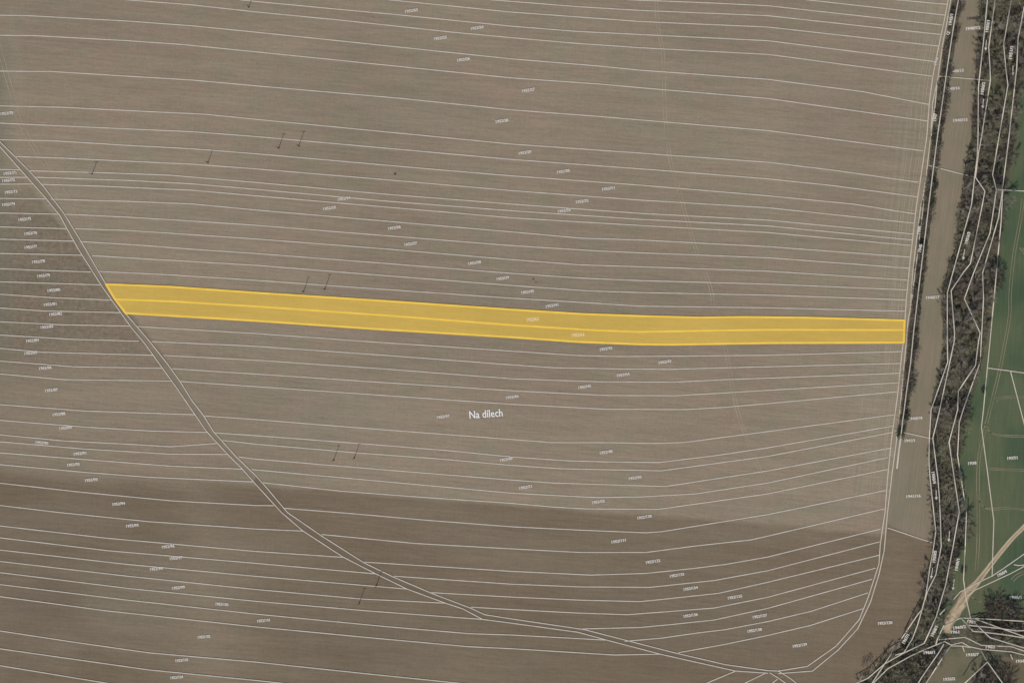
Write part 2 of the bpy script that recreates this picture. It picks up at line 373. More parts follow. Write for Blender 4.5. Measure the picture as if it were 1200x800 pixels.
# farm track between its two boundary lines
TR = [(-60, 100), (0, 166.3), (20, 186), (34, 200), (50, 217), (75, 250), (94, 281), (122, 329), (134.5, 350.7), (147.5, 367.5), (174, 398), (197, 427), (212, 448), (225, 469), (239, 487), (250, 505), (277, 535), (300, 557), (315, 574), (337, 600), (377, 627.5), (427, 659), (460, 675), (507, 695), (552, 712), (568, 719.5), (600, 724.5), (685, 737), (790, 764), (850, 778), (900, 785), (912, 785.5)]
TL = [(-60, 107), (0, 172), (24, 198.7), (54, 232.5), (70, 252), (92, 292), (120, 336), (155, 385), (168, 400), (207, 454), (242, 505), (267, 532), (284, 549), (298, 565), (330, 600), (355, 621.5), (402, 652), (440, 671.5), (477, 689.5), (522, 706), (542, 712.5), (565.5, 725), (600, 729.5), (677, 740), (710, 749), (775, 766), (862, 785.5), (900, 788)]
k = TR.index((300, 557)); kl = TL.index((298, 565))
sheet('farm_track', TR[:k + 1] + list(reversed(TL[:kl + 1])), 0.02, M['track'])
sheet('farm_track', TR[k:] + list(reversed(TL[kl:])), 0.02, M['track_dark'])

# wheel ruts
def ruts(pts, sep, wd, mat, z, nm='wheel_tracks'):
    Vv, Ff = [], []
    for s in (-1, 1):
        p2 = [(x + s * sep / 2, y + (s * sep / 3 if abs(pts[-1][0] - pts[0][0]) > abs(pts[-1][1] - pts[0][1]) else 0)) for x, y in pts]
        V, F = ribbon_mesh(dens(p2, 6), wd, lambda x, y: z)
        b = len(Vv); Vv += V; Ff += [tuple(i + b for i in f) for f in F]
    o = mesh_obj(nm, Vv, Ff, mat); o['kind'] = 'structure'
def curve(pts, n=6):
    out = []
    P = [pts[0]] + list(pts) + [pts[-1]]
    for i in range(1, len(P) - 2):
        p0, p1, p2, p3 = P[i - 1], P[i], P[i + 1], P[i + 2]
        for j in range(n):
            t = j / n
            out.append(tuple(0.5 * ((2 * p1[a]) + (-p0[a] + p2[a]) * t + (2 * p0[a] - 5 * p1[a] + 4 * p2[a] - p3[a]) * t * t + (-p0[a] + 3 * p1[a] - 3 * p2[a] + p3[a]) * t ** 3) for a in (0, 1)))
    out.append(pts[-1]); return out
for pts in ([(1238, 576), (1199, 615.5), (1180, 635), (1160, 660), (1142, 682), (1128, 699), (1113, 723), (1107, 738)], [(1240, 579), (1200, 618.5), (1182, 638), (1162, 663), (1146, 685), (1132, 702), (1117, 725), (1111, 738)]):
    V, F = ribbon_mesh(curve(pts), 0.85, lambda x, y: 0.12)
    o = mesh_obj('road_rut', V, F, M['rut']); o['kind'] = 'structure'
ruts(curve([(768, -20), (771, 30), (777, 65), (779, 130), (786, 190), (795, 220), (806, 260), (818, 300), (832, 335), (838, 368), (849, 402), (856, 440), (864, 480), (876, 515), (905, 585)]), 3.4, 0.34, M['wheel'], 0.06)
ruts(curve([(-5, 40), (4, 75), (14, 110), (24, 145), (48, 185), (78, 230), (100, 262)]), 5, 0.34, M['wheel'], 0.06)
for off, a, b_ in ((-5, 0, 560), (-8.5, 0, 600), (-14, 60, 480), (-20, 100, 420), (-17, 250, 560)):
    pts = [(lerp_at(B, y) + off, y) for y in range(a, b_ + 1, 20)]
    V, F = ribbon_mesh(pts, 0.3, lambda x, y: 0.065); o = mesh_obj('wheel_tracks', V, F, M['wheel']); o['kind'] = 'structure'
for c in ([(1199, 232), (1196, 255), (1188, 300), (1184, 340), (1183, 370), (1178, 400), (1171, 435), (1160, 480), (1155, 500), (1148, 530), (1146, 560), (1146.5, 600), (1146, 640), (1144, 668)],
          [(1155, 496), (1160, 506), (1175, 510), (1205, 511)],
          [(1147, 580), (1151, 592), (1160, 596), (1180, 595), (1205, 597)],
          [(1166, 470), (1172, 466), (1205, 465)],
          [(1158, 549), (1180, 550), (1205, 551)],
          [(1140, 700), (1150, 705), (1165, 706), (1185, 712), (1205, 718)],
          [(1205, 668), (1192, 674), (1186, 680)],
          [(1196, 290), (1203, 300)]):
    ruts(curve(c), 3.0, 0.42, M['wheelg'], 0.14)

# ------------------------------------------------------------------ bare trees, shrubs
def tube(V, F, a, b, r0, r1, n=5):
    a = Vector(a); b = Vector(b); t = (b - a).normalized()
    u = t.orthogonal().normalized(); v = t.cross(u); k = len(V)
    for p, r in ((a, r0), (b, r1)):
        for i in range(n):
            an = 2 * math.pi * i / n; V.append(tuple(p + (u * math.cos(an) + v * math.sin(an)) * r))
    for i in range(n): F.append((k + i, k + (i + 1) % n, k + n + (i + 1) % n, k + n + i))
def spike(V, F, a, b, r):
    a = Vector(a); b = Vector(b); t = (b - a).normalized(); u = t.orthogonal().normalized(); v = t.cross(u); k = len(V)
    for i in range(3):
        an = 2.1 * i; V.append(tuple(a + (u * math.cos(an) + v * math.sin(an)) * r))
    V.append(tuple(b))
    F += [(k, k + 1, k + 3), (k + 1, k + 2, k + 3), (k + 2, k, k + 3)]

def bare_tree(name, rad, h, twig_mat, ntw, tw, rng, leaf=False):
    root = empty(name)
    V, F = [], []
    th = h * 0.4
    lean = Vector((rng.uniform(-.3, .3), rng.uniform(-.3, .3), 0))
    tube(V, F, (0, 0, -0.1), lean + Vector((0, 0, th)), 0.035 * h, 0.022 * h, 7)
    limbs = []
    nl = rng.randint(7, 10)
    for i in range(nl):
        an = 2 * math.pi * (i + rng.uniform(-.35, .35)) / nl; rr = rad * rng.uniform(0.55, 0.95)
        s = lean * 0.9 + Vector((0, 0, th * rng.uniform(0.55, 1.0)))
        e = Vector((math.cos(an) * rr, math.sin(an) * rr, h * rng.uniform(0.6, 0.9)))
        m = s.lerp(e, 0.5) + Vector((0, 0, h * 0.07))
        tube(V, F, s, m, 0.013 * h, 0.009 * h, 4); tube(V, F, m, e, 0.009 * h, 0.003 * h, 4)
        limbs += [(s, m), (m, e), (m, e)]
        for q in range(3):
            f = m.lerp(e, rng.random()); a2 = an + rng.uniform(-1.1, 1.1); l2 = rad * rng.uniform(.25, .5)
            e2 = f + Vector((math.cos(a2) * l2, math.sin(a2) * l2, rng.uniform(0.0, 0.22) * h))
            tube(V, F, f, e2, 0.006 * h, 0.002 * h, 3); limbs.append((f, e2))
    top = lean + Vector((0, 0, th)); e = Vector((lean.x * 1.5, lean.y * 1.5, h)); tube(V, F, top, e, 0.018 * h, 0.003 * h, 4); limbs += [(top, e)] * 3
    mesh_obj('trunk', V, F, M['bark'], root)
    V, F = [], []
    for i in range(ntw):
        s, e = rng.choice(limbs); p = s.lerp(e, rng.uniform(0.25, 1.0))
        ax = (e - s).normalized()
        dv = (ax * 0.9 + Vector((rng.gauss(0, .6), rng.gauss(0, .6), rng.gauss(0.15, .45)))).normalized()
        L = rad * rng.uniform(0.15, 0.42)
        spike(V, F, p, p + dv * L, tw * rng.uniform(.6, 1.2))
    if leaf:
        for i in range(leaf):
            s, e = rng.choice(limbs); p = s.lerp(e, rng.uniform(0.1, 1.0)) + Vector((rng.gauss(0, .35), rng.gauss(0, .35), rng.gauss(0, .3)))
            u = Vector((rng.gauss(0, 1), rng.gauss(0, 1), rng.gauss(0, .6))).normalized() * rng.uniform(.10, .22); v2 = u.orthogonal().normalized() * u.length
            kk = len(V); V += [tuple(p - u), tuple(p + v2 * .7), tuple(p + u), tuple(p - v2 * .7)]; F.append((kk, kk + 1, kk + 2, kk + 3))
    mesh_obj('crown', V, F, twig_mat, root)
    return root

rng = random.Random(5)
protos = {'tree': [], 'shrub': [], 'ever': []}
for mt, r_, h_ in (('twig_grey', 4.6, 8.0), ('twig_plum', 4.0, 7.0), ('twig_olive', 4.4, 7.6), ('twig_grey', 3.6, 6.6), ('twig_dark', 4.2, 7.5), ('twig_olive', 3.4, 6.2)):
    protos['tree'].append((bare_tree('bare_tree', r_, h_, M[mt], 1150, 0.044, rng), r_, h_, mt))
for mt, r_, h_ in (('twig_plum', 2.0, 3.0), ('twig_dark', 2.3, 3.2), ('twig_grey', 1.8, 2.8), ('twig_olive', 2.1, 2.6), ('twig_dark', 1.7, 2.6), ('twig_plum', 2.4, 3.4)):
    protos['shrub'].append((bare_tree('bare_shrub', r_, h_, M[mt], 620, 0.034, rng), r_, h_, mt))
for r_, h_ in ((1.9, 3.0), (2.8, 4.6)):
    protos['ever'].append((bare_tree('ivy_covered_shrub', r_, h_, M['leaf'], 60, 0.03, rng, leaf=700 if r_ < 2 else 1300), r_, h_, 'leaf'))
used = set()
trees = []      # x, y, r, h (world)
LOOK = {'twig_grey': 'pale grey', 'twig_plum': 'reddish purple', 'twig_olive': 'olive lichened', 'twig_dark': 'dark brown', 'leaf': 'dark green'}
def place(kind, px, py, where, group, sc=1.0, pick=None, name=None):
    i = rng.randrange(len(protos[kind])) if pick is None else pick
    root, r_, h_, mt = protos[kind][i]
    x, y = W(px, py)
    if (kind, i) in used:
        o = root.copy(); COL.objects.link(o)
        for ch in root.children:
            c = ch.copy(); COL.objects.link(c); c.parent = o
    else:
        o = root; used.add((kind, i))
    if name: o.name = name
    s = sc * rng.uniform(0.85, 1.15)
    o.location = (x, y, 0.05); o.rotation_euler = (0, 0, rng.uniform(0, 6.28)); o.scale = (s, s, s * rng.uniform(.9, 1.1))
    noun = {'tree': 'bare crowned tree', 'shrub': 'leafless twiggy shrub', 'ever': 'ivy leaved bush'}[kind]
    tag(o, f'{LOOK[mt]} {noun} {where}', 'tree' if kind == 'tree' else 'shrub', group + ', ' + LOOK[mt] + ' ' + noun)
    trees.append((x, y, r_ * s, h_ * s))

# hedge on the right edge of the ploughed field
def zone_word(y):
    return 'top' if y < 130 else 'upper' if y < 260 else 'middle' if y < 390 else 'lower'
y = -6
while y < 512:
    xc = lerp_at(C, max(0, y)); xd = lerp_at(Dl, max(0, y)); 
    for q in range(2):
        if rng.random() < 0.10: continue
        px = rng.uniform(xc + (xd - xc) * 0.40, xd + 4.0); 
        z_ = {'top': 'top part', 'upper': 'second part from the top', 'middle': 'part just above the yellow strip', 'lower': 'part below the yellow strip'}[zone_word(y)]
        kd = 'ever' if rng.random() < (0.38 if 195 < y < 235 or y > 470 else 0.10) else 'shrub'
        place(kd, px, y + rng.uniform(-2, 2), f'in the narrow hedge, {z_}', 'hedge shrubs beside the ploughed field', rng.uniform(.95, 1.3), pick=(0 if kd == 'ever' else rng.choice([0, 1, 1, 4, 5, 2])), name=None if kd == 'ever' else 'hedge_shrub')
    y += 6.6 if rng.random() < .8 else 11

# stream belt
def in_poly(p, poly):
    x, y = p; c = False; j = len(poly) - 1
    for i in range(len(poly)):
        if (poly[i][1] > y) != (poly[j][1] > y) and x < (poly[j][0] - poly[i][0]) * (y - poly[i][1]) / (poly[j][1] - poly[i][1]) + poly[i][0]: c = not c
        j = i
    return c
belt = [(1152, -8), (1150, 40), (1148, 80), (1143, 130), (1142, 165), (1137, 200), (1132, 225), (1128, 262), (1125, 290), (1114, 320), (1110, 350), (1112, 400), (1106, 440), (1099, 470), (1096, 500), (1095, 540), (1097, 590), (1098, 640), (1089, 680), (1082, 710), (1070, 740), (1094, 750), (1100, 722), (1108, 690), (1114, 660), (1124, 630), (1127, 600), (1120, 565), (1121, 530), (1126, 490), (1138, 455), (1146, 420), (1152, 390), (1158, 350), (1163, 320), (1168, 280), (1173, 240), (1180, 200), (1186, 150), (1192, 110), (1198, 70), (1206, 30), (1212, -8)]
gaps = [(1140, 100, 12), (1157, 110, 9), (1168, 108, 10), (1172, 80, 7), (1143, 232, 0), (1152, 330, 10), (1163, 300, 12), (1158, 225, 6), (1122, 365, 5), (1128, 438, 7), (1112, 530, 9), (1110, 500, 7), (1114, 550, 7), (1185, 125, 6), (1135, 350, 7), (1165, 20, 7), (1180, 40, 6), (1118, 640, 0), (1148, 440, 6)]
pts_b = []
def scatter(poly, mind, n, rng, gaps=()):
    xs = [p[0] for p in poly]; ys = [p[1] for p in poly]; out = []
    for _ in range(n):
        p = (rng.uniform(min(xs), max(xs)), rng.uniform(min(ys), max(ys)))
        if not in_poly(p, poly): continue
        if any((p[0] - a) ** 2 + (p[1] - b) ** 2 < c * c for a, b, c in gaps): continue
        if any((p[0] - q[0]) ** 2 + (p[1] - q[1]) ** 2 < mind * mind for q in out): continue
        out.append(p)
    return out
def belt_where(y):
    if y < 110: return 'in the top stretch of the stream belt'
    if y < 235: return 'in the stream belt, second stretch from the top'
    if y < 345: return 'in the stream belt just above the yellow strip'
    if y < 450: return 'in the stream belt level with the yellow strip'
    if y < 560: return 'in the stream belt below the yellow strip'
    if y < 660: return 'in the stream belt beside the wheel tracks'
    return 'in the stream belt west of the dirt road'
for p in scatter(belt, 11.5, 6000, rng, gaps):
    place('tree', p[0], p[1], belt_where(p[1]), 'bare trees of the stream belt', rng.uniform(.8, 1.35))
yy = 4
while yy < 735:
    place('tree', lerp_at(bank_w, yy) + rng.uniform(0, 5), yy, belt_where(yy), 'bare trees of the stream belt', rng.uniform(.6, 1.05)); yy += rng.uniform(11, 22)
for p in scatter(belt, 6.5, 6000, rng, gaps)[:130]:
    place('shrub', p[0], p[1], belt_where(p[1]), 'shrubs of the stream belt', rng.uniform(.8, 1.25), pick=rng.choice([0, 1, 2, 3, 3, 4]))
for p in [(1150, 12), (1186, 68), (1170, 138), (1188, 112), (1138, 196), (1146, 210), (1167, 200), (1157, 213), (1176, 14), (1110, 372), (1152, 232), (1118, 355), (1166, 332), (1125, 640), (1095, 705), (1100, 712), (1092, 722), (1152, 458), (1128, 668)]:
    place('ever', p[0], p[1], belt_where(p[1]), 'ivy bushes of the stream belt', rng.uniform(.8, 1.1))
# lower wood and the scrub beyond the ford
for nm, poly, md, wh in (
    ('wood', [(1012, 798), (1022, 786), (1042, 770), (1060, 760), (1080, 758), (1098, 756), (1106, 758), (1092, 778), (1078, 806), (1006, 806)], 9.0, 'in the wood at the bottom edge of the field'),
    ('scrub', [(1150, 730), (1200, 733), (1208, 755), (1190, 756), (1160, 752), (1144, 744), (1136, 736)], 8.5, 'in the scrub just right of the ford'),
    ('grove', [(1158, 704), (1170, 702), (1186, 706), (1192, 722), (1180, 726), (1160, 724), (1156, 714)], 9.0, 'in the small grove below the dirt road'),
    ('copse', [(1156, 780), (1164, 776), (1176, 784), (1186, 800), (1184, 812), (1140, 812), (1140, 798)], 8.5, 'in the dark copse below the meadow')):
    for p in scatter(poly, md, 3000, rng):
        place('tree', p[0], p[1], wh, f'bare trees of the {nm}', rng.uniform(.6, 1.0), pick=rng.choice([4, 2, 0, 1, 4]))
    for p in scatter(poly, 6.0, 3000, rng)[:25]:
        place('shrub', p[0], p[1], wh, f'shrubs of the {nm}', rng.uniform(.8, 1.2))
    for p in scatter(poly, 16, 500, rng):
        place('ever', p[0], p[1], wh, f'ivy bushes of the {nm}', rng.uniform(.7, 1.0))
for x, y in ((1163, 331), (1166, 326), (1128, 622), (1121, 480), (1124, 488)):
    place('tree', x, y, 'leaning out over the green field edge', 'trees on the green field edge', 1.25, pick=4)
place('shrub', 1012, 776, 'alone at the lower field corner', 'shrubs at the field corner', 1.1, pick=0)
place('shrub', 1018, 772, 'alone at the lower field corner', 'shrubs at the field corner', 0.9, pick=0)

# undergrowth of the banks
V, F, I = [], [], []
allp = [belt, [(x - 2, y) for x, y in C[:-6]] ]
def tuft(px, py, mi, hh):
    x, y = W(px, py)
    for b in range(4):
        an = rng.uniform(0, 6.28); l = rng.uniform(.25, .7); wd = rng.uniform(.05, .13); k = len(V)
        dx, dy = math.cos(an), math.sin(an)
        V.extend([(x - dy * wd, y + dx * wd, 0.03), (x + dy * wd, y - dx * wd, 0.03), (x + dx * l, y + dy * l, hh * rng.uniform(.5, 1))])
        F.append((k, k + 1, k + 2)); I.append(mi)
wide = bank_w[1:-1] + bank_e[1:-1]
cnt = 0
while cnt < 15000:
    p = (rng.uniform(1000, 1205), rng.uniform(-5, 805))
    if not in_poly(p, wide) or (p[0] > 1100 and p[1] > 757 and p[0] < 1150): continue
    a = math.sin(p[0] * .21 + 3 * math.sin(p[1] * .05)) + math.sin(p[1] * .13 + p[0] * .05)
    mi = 0 if a > 0.5 else (1 if a < -0.5 else 2)
    if rng.random() < .25: mi = rng.randrange(3)
    tuft(p[0], p[1], mi, .6); cnt += 1
for _ in range(3200):
    y = rng.uniform(-4, 515); xd = lerp_at(Dl, max(0, y)); xc = lerp_at(C, max(0, y))
    tuft(rng.uniform(xc + 1.5, xd + 4.5), y, rng.choice([1, 1, 2, 0]), .7)
o = mesh_obj('undergrowth', V, F, None, mats=[M['tuft'], M['tuftb'], M['tuftg']], idx=I); o['kind'] = 'stuff'
o['label'] = 'dead grass and bramble undergrowth on the stream banks and hedge foot'; o['category'] = 'undergrowth'
# hedge floor
sheet('hedge_bank', [(x + 2.2, y) for x, y in C[:16]] + [(1058, 508)] + [(x + 5.0, y) for x, y in reversed(Dl[:-1])], 0.045, M['bank'], 0.7)

# weeds standing in the field
def weed(px, py, r_, label):
    V, F = [], []
    for _ in range(90):
        a = rng.uniform(0, 6.28); q = rng.uniform(0, r_ * .5)
        p = Vector((math.cos(a) * q, math.sin(a) * q, 0)); dv = Vector((math.cos(a), math.sin(a), rng.uniform(.4, 1.4))).normalized()
        spike(V, F, p, p + dv * r_ * rng.uniform(.5, 1), .05)
    o = mesh_obj('weed_clump', V, F, M['tuftg']); x, y = W(px, py); o.location = (x, y, .01); tag(o, label, 'weed')
weed(463, 204, 0.9, 'small dark weed clump alone in the ploughed field above its centre')
weed(625, 327, 0.6, 'green weed clump in the soil above the yellow strip')
weed(628, 331, 0.4, 'tiny green weed beside the larger clump above the yellow strip')

# ------------------------------------------------------------------ power poles
def make_pole(x, y, label, h=9.4, twin=False):
    o = empty('power_pole', (x, y, 0))
    V, F = [], []
    tube(V, F, (0, 0, -0.2), (0, 0, h), 0.20, 0.13, 10); V.append((0, 0, h + .03)); k = len(V) - 1
    for i in range(10): F.append((10 + i, 10 + (i + 1) % 10, k))
    mesh_obj('pole', V, F, M['wood'], o)
    def box(nm, cx, cy, cz, sx, sy, sz, mat):
        vs = [(cx + a * sx, cy + b * sy, cz + c * sz) for a in (-1, 1) for b in (-1, 1) for c in (-1, 1)]
        return mesh_obj(nm, vs, [(0, 1, 3, 2), (4, 6, 7, 5), (0, 4, 5, 1), (2, 3, 7, 6), (0, 2, 6, 4), (1, 5, 7, 3)], mat, o)
    box('footing', 0, 0, 0.2, 0.38, 0.38, 0.2, M['concrete'])
    box('crossarm', 0, 0.22, h - 0.35, 0.95, 0.07, 0.08, M['wood'])
    for q in (-0.85, 0, 0.85):
        V, F = [], []; yy = 0.22 if q else 0.0; zb = h - 0.27 if q else h + .02
        for j, (r0, r1) in enumerate(((.04, .04), (.11, .07), (.11, .05))):
            tube(V, F, (q, yy, zb + j * .1), (q, yy, zb + .1 + j * .1), r0, r1, 8)
        mesh_obj('insulator', V, F, M['porcelain'], o)
    tag(o, label, 'power pole', 'power line poles standing in the field')
for px, py, lb in ((108, 204, 'wooden power pole in the upper left field near the track'),
                   (243.5, 191, 'lone wooden power pole between the upper left pole and the first pair'),
                   (326.5, 174, 'left wooden power pole of the topmost pair, darkest footing'),
                   (350, 171.5, 'right wooden power pole of the topmost pair'),
                   (355.5, 342, 'left wooden power pole of the pair just above the yellow strip'),
                   (380.5, 339, 'right wooden power pole of the pair just above the yellow strip'),
                   (391, 539, 'left wooden power pole of the pair below the yellow strip'),
                   (415, 536.5, 'right wooden power pole of the pair below the yellow strip'),
                   (421, 706, 'wooden power pole below the farm track, left of the lowest pair'),
                   (441, 685.5, 'wooden power pole touching the lower side of the farm track'),
                   (291.5, 9, 'wooden power pole at the top edge of the field')):
    x, y = W(px, py); make_pole(x, y, lb, 9.2 if px > 300 else 7.6)

# ------------------------------------------------------------------ boundary lines laid over the land
GRID = {}
for t in trees:
    GRID.setdefault((int(t[0] // 12), int(t[1] // 12)), []).append(t)
def canopy(x, y):
    h = 0.0
    gx, gy = int(x // 12), int(y // 12)
    for a in (-1, 0, 1):
        for b in (-1, 0, 1):
            for (tx, ty, tr, th) in GRID.get((gx + a, gy + b), ()):
                d2 = ((x - tx) ** 2 + (y - ty) ** 2) / (tr * 1.1) ** 2
                if d2 < 1: h = max(h, th * (1.04 - 0.35 * d2))
    return h
def drape(pts):
    P = dens(pts, 3); raw = [canopy(*W(*p)) for p in P]
    n = len(P); out = []
    for i in range(n):
        out.append(max(raw[max(0, i - 2):i + 3]))
    z = [sum(out[max(0, i - 2):i + 3]) / len(out[max(0, i - 2):i + 3]) for i in range(n)]
    return P, z
LW = 0.56
zc = [0.15]
def line(pts, label, cat='boundary line', group=None, width=LW, mat=None, over=False, name='boundary_line', smooth=False):
    zc[0] += 0.002; z0 = zc[0]
    if smooth: pts = curve(pts, 4)
    if not over:
        V, F = ribbon_mesh(pts, width, lambda x, y: z0)
    else:
        P, z = drape(pts); V, F = ribbon_mesh(P, width, lambda x, y: z0)
        if len(V) == 2 * len(P):
            V = [(v[0] * (1 - z[i // 2] / CAM_H), v[1] * (1 - z[i // 2] / CAM_H), z0 + z[i // 2]) for i, v in enumerate(V)]
    o = mesh_obj(name, V, F, mat or M['line'])
    return tag(o, label, cat, group)

ORD = ['zeroth', 'first', 'second', 'third', 'fourth', 'fifth', 'sixth', 'seventh', 'eighth', 'ninth', 'tenth', 'eleventh', 'twelfth', 'thirteenth', 'fourteenth', 'fifteenth', 'sixteenth', 'seventeenth', 'eighteenth', 'nineteenth', 'twentieth']
TENS = {2: 'twenty', 3: 'thirty'}
def ordw(n):
    return ORD[n] if n <= 20 else (TENS[n // 10] + ('ieth' if n % 10 == 0 else '-' + ORD[n % 10])).replace('yieth', 'ieth')
above = [  # from the top of the frame down to the yellow strip
 [(1050, 0), (1110, 5.5)],
 [(945, 0), (1107, 18)],
 [(735, 0), (820, 3.2), (900, 7), (1104, 29.5)],
 [(575, 0), (600, 2), (675, 8), (750, 12.5), (900, 18.7), (1102, 40.7)],
 [(455, 0), (600, 14.5), (675, 20), (750, 25.5), (900, 32), (1099, 54.2)],
 [(281, 0), (300, 2), (400, 11.5), (460, 17), (600, 31), (675, 37), (750, 40.7), (900, 48), (1096, 72.5)],
 [(148, 0), (225, 6), (300, 14.3), (400, 24), (525, 37.5), (600, 44.5), (675, 51), (750, 56.2), (900, 64), (1092, 89.5)],
 [(-10, 18), (30, 18.5), (150, 25), (225, 30.5), (300, 38), (425, 51), (600, 69.3), (700, 77.5), (750, 82.5), (900, 93.2), (1010, 107.5), (1088, 122.5)],
 [(-10, 41.5), (40, 42), (150, 48), (215, 52.5), (300, 61), (600, 91.6), (700, 98.5), (750, 103), (900, 115.6), (1087, 142)],
 [(-10, 83.5), (60, 84), (150, 89.5), (225, 94), (300, 100.8), (470, 115.5), (600, 129), (700, 136.5), (750, 140.7), (900, 153.2), (1082, 177)],
 [(-10, 124), (75, 126), (175, 131), (240, 134), (300, 140), (450, 154.5), (600, 169), (750, 179.5), (900, 190.3), (980, 200), (1076, 213.7)],
 [(-10, 144), (100, 149), (225, 154.5), (300, 160.2), (600, 187), (775, 199.8), (900, 209.7), (975, 217.5), (1075, 230.7)],
 [(-10, 163.7), (60, 165), (150, 170.5), (225, 174.5), (300, 180.3), (525, 200), (600, 206.2), (750, 217), (900, 229.5), (1000, 239.2), (1072, 250.7)],
 [(18, 183.5), (75, 185.5), (150, 189), (225, 192.5), (300, 198), (450, 210.5), (600, 223.5), (750, 234.5), (900, 243.5), (1071, 261.5)],
 [(35, 200.2), (130, 202.8), (200, 205.5), (300, 213.9), (450, 227.5), (600, 239.2), (700, 246.5), (750, 250), (900, 258), (1070, 274.2)],
 [(40, 207.7), (150, 211.5), (225, 215.5), (300, 221.9), (450, 235.5), (600, 247), (750, 257), (900, 264.7), (1069, 281.2)],
 [(48, 216), (125, 218.5), (225, 223), (300, 229.5), (450, 242.5), (600, 255.3), (750, 264.2), (900, 272.5), (1067, 287.5)],
 [(60, 233.5), (150, 236), (225, 239), (300, 246.1), (450, 259), (600, 271.8), (680, 279), (750, 281.2), (900, 289), (1066, 301.2)],
 [(77, 251), (150, 254.5), (225, 259), (300, 264), (450, 276), (600, 287.8), (700, 294), (750, 296.2), (900, 302), (1065, 314.2)],
 [(88, 268), (150, 270), (225, 275), (300, 280), (450, 291.5), (600, 304.2), (680, 310.3), (750, 312.5), (900, 317.7), (1063, 328)],
 [(94, 283), (160, 287), (225, 292), (300, 297), (450, 308.5), (600, 320.3), (680, 325.7), (750, 328.7), (900, 332.8), (1062, 339.5)],
 [(108, 299.5), (175, 303.5), (300, 310.8), (450, 322.8), (600, 334.4), (690, 340.8), (750, 342.7), (900, 345.7), (1061, 351.2)],
 [(116, 318), (200, 322), (300, 328.4), (450, 339), (600, 349.3), (700, 355.3), (750, 358.6), (900, 360.5), (1060, 364.5)],
]
below = [
 [(161, 382.5), (300, 390.6), (430, 400), (600, 411.2), (675, 416.2), (725, 417.5), (800, 417), (900, 416), (1056, 411.7)],
 [(178, 400), (300, 405.5), (450, 416), (600, 427.2), (650, 430.7), (725, 432), (787, 432.5), (837, 431), (900, 429.5), (1055, 425.5)],
 [(192, 416.2), (300, 421.8), (450, 432), (600, 443.5), (700, 447), (790, 447.5), (850, 444.5), (900, 442.8), (1054, 437)],
 [(202, 431.7), (300, 438), (450, 448), (600, 457.5), (662, 460.7), (712, 463), (792, 463.3), (850, 460), (900, 457), (1052.5, 448.2)],
 [(212, 446.7), (300, 452.7), (450, 463), (600, 473.4), (712, 479.2), (805, 479.5), (850, 476.8), (900, 472.5), (1051, 458.7)],
 [(240, 487), (300, 491.2), (400, 499.3), (490, 506.2), (600, 514.5), (647, 518.2), (712, 518.2), (767, 519.2), (802, 518), (900, 505.2), (1048, 485.5)],
 [(251, 506.7), (300, 510), (425, 519.5), (525, 527.5), (600, 535), (667, 539.5), (712, 540.8), (772, 541.5), (840, 533.2), (900, 524.2), (1047, 498.7)],
 [(261, 515.5), (300, 520), (425, 530.7), (512, 537), (600, 544.8), (657, 548.7), (775, 551.2), (900, 534.2), (1046, 506.2)],
 [(280, 535), (300, 537.4), (450, 550), (600, 562), (650, 565.5), (737, 568.2), (780, 569.5), (900, 551.2), (1043.5, 524.5)],
 [(295, 549.7), (450, 563.7), (600, 577.3), (650, 580), (700, 582.5), (750, 581.7), (815, 578.2), (900, 565.3), (1041, 535.5)],
 [(307.5, 565), (400, 575), (500, 582.5), (600, 589.2), (650, 593.7), (687, 595.7), (772, 596.2), (900, 578.1), (1040, 549.5)],
 [(332, 595), (397, 600), (500, 609), (600, 616.7), (682, 620.7), (757, 623.7), (775, 622.5), (900, 602.3), (1038, 574)],
 [(377, 625.7), (487, 636.2), (600, 642.5), (680, 646.7), (757, 646.7), (812, 639.5), (880, 632), (900, 627.5), (1036, 595.7)],
 [(427, 658), (600, 668.8), (692, 673.2), (757, 671.2), (812, 665.5), (850, 660.7), (900, 652), (1032, 619.2)],
 [(462, 674.5), (600, 683.8), (680, 687), (762, 687.5), (837, 679.5), (900, 668), (1031, 634.2)],
 [(505, 693.7), (600, 698.9), (680, 702.5), (750, 704.2), (775, 701.7), (842, 694.5), (900, 681.5), (1030, 650)],
 [(552, 710.7), (600, 713.5), (675, 717.5), (735, 719.5), (762, 717.5), (837, 711.7), (900, 699), (1026, 665)],
 [(682, 736.2), (750, 734.5), (790, 730.7), (837, 725.7), (900, 712), (1022, 678)],
 [(732, 750.7), (775, 747), (815, 741.2), (850, 737), (900, 727.5), (950, 715.7), (1017, 694)],
 [(795, 764), (850, 754.2), (900, 743.7), (950, 732), (1011, 712.5)],
]
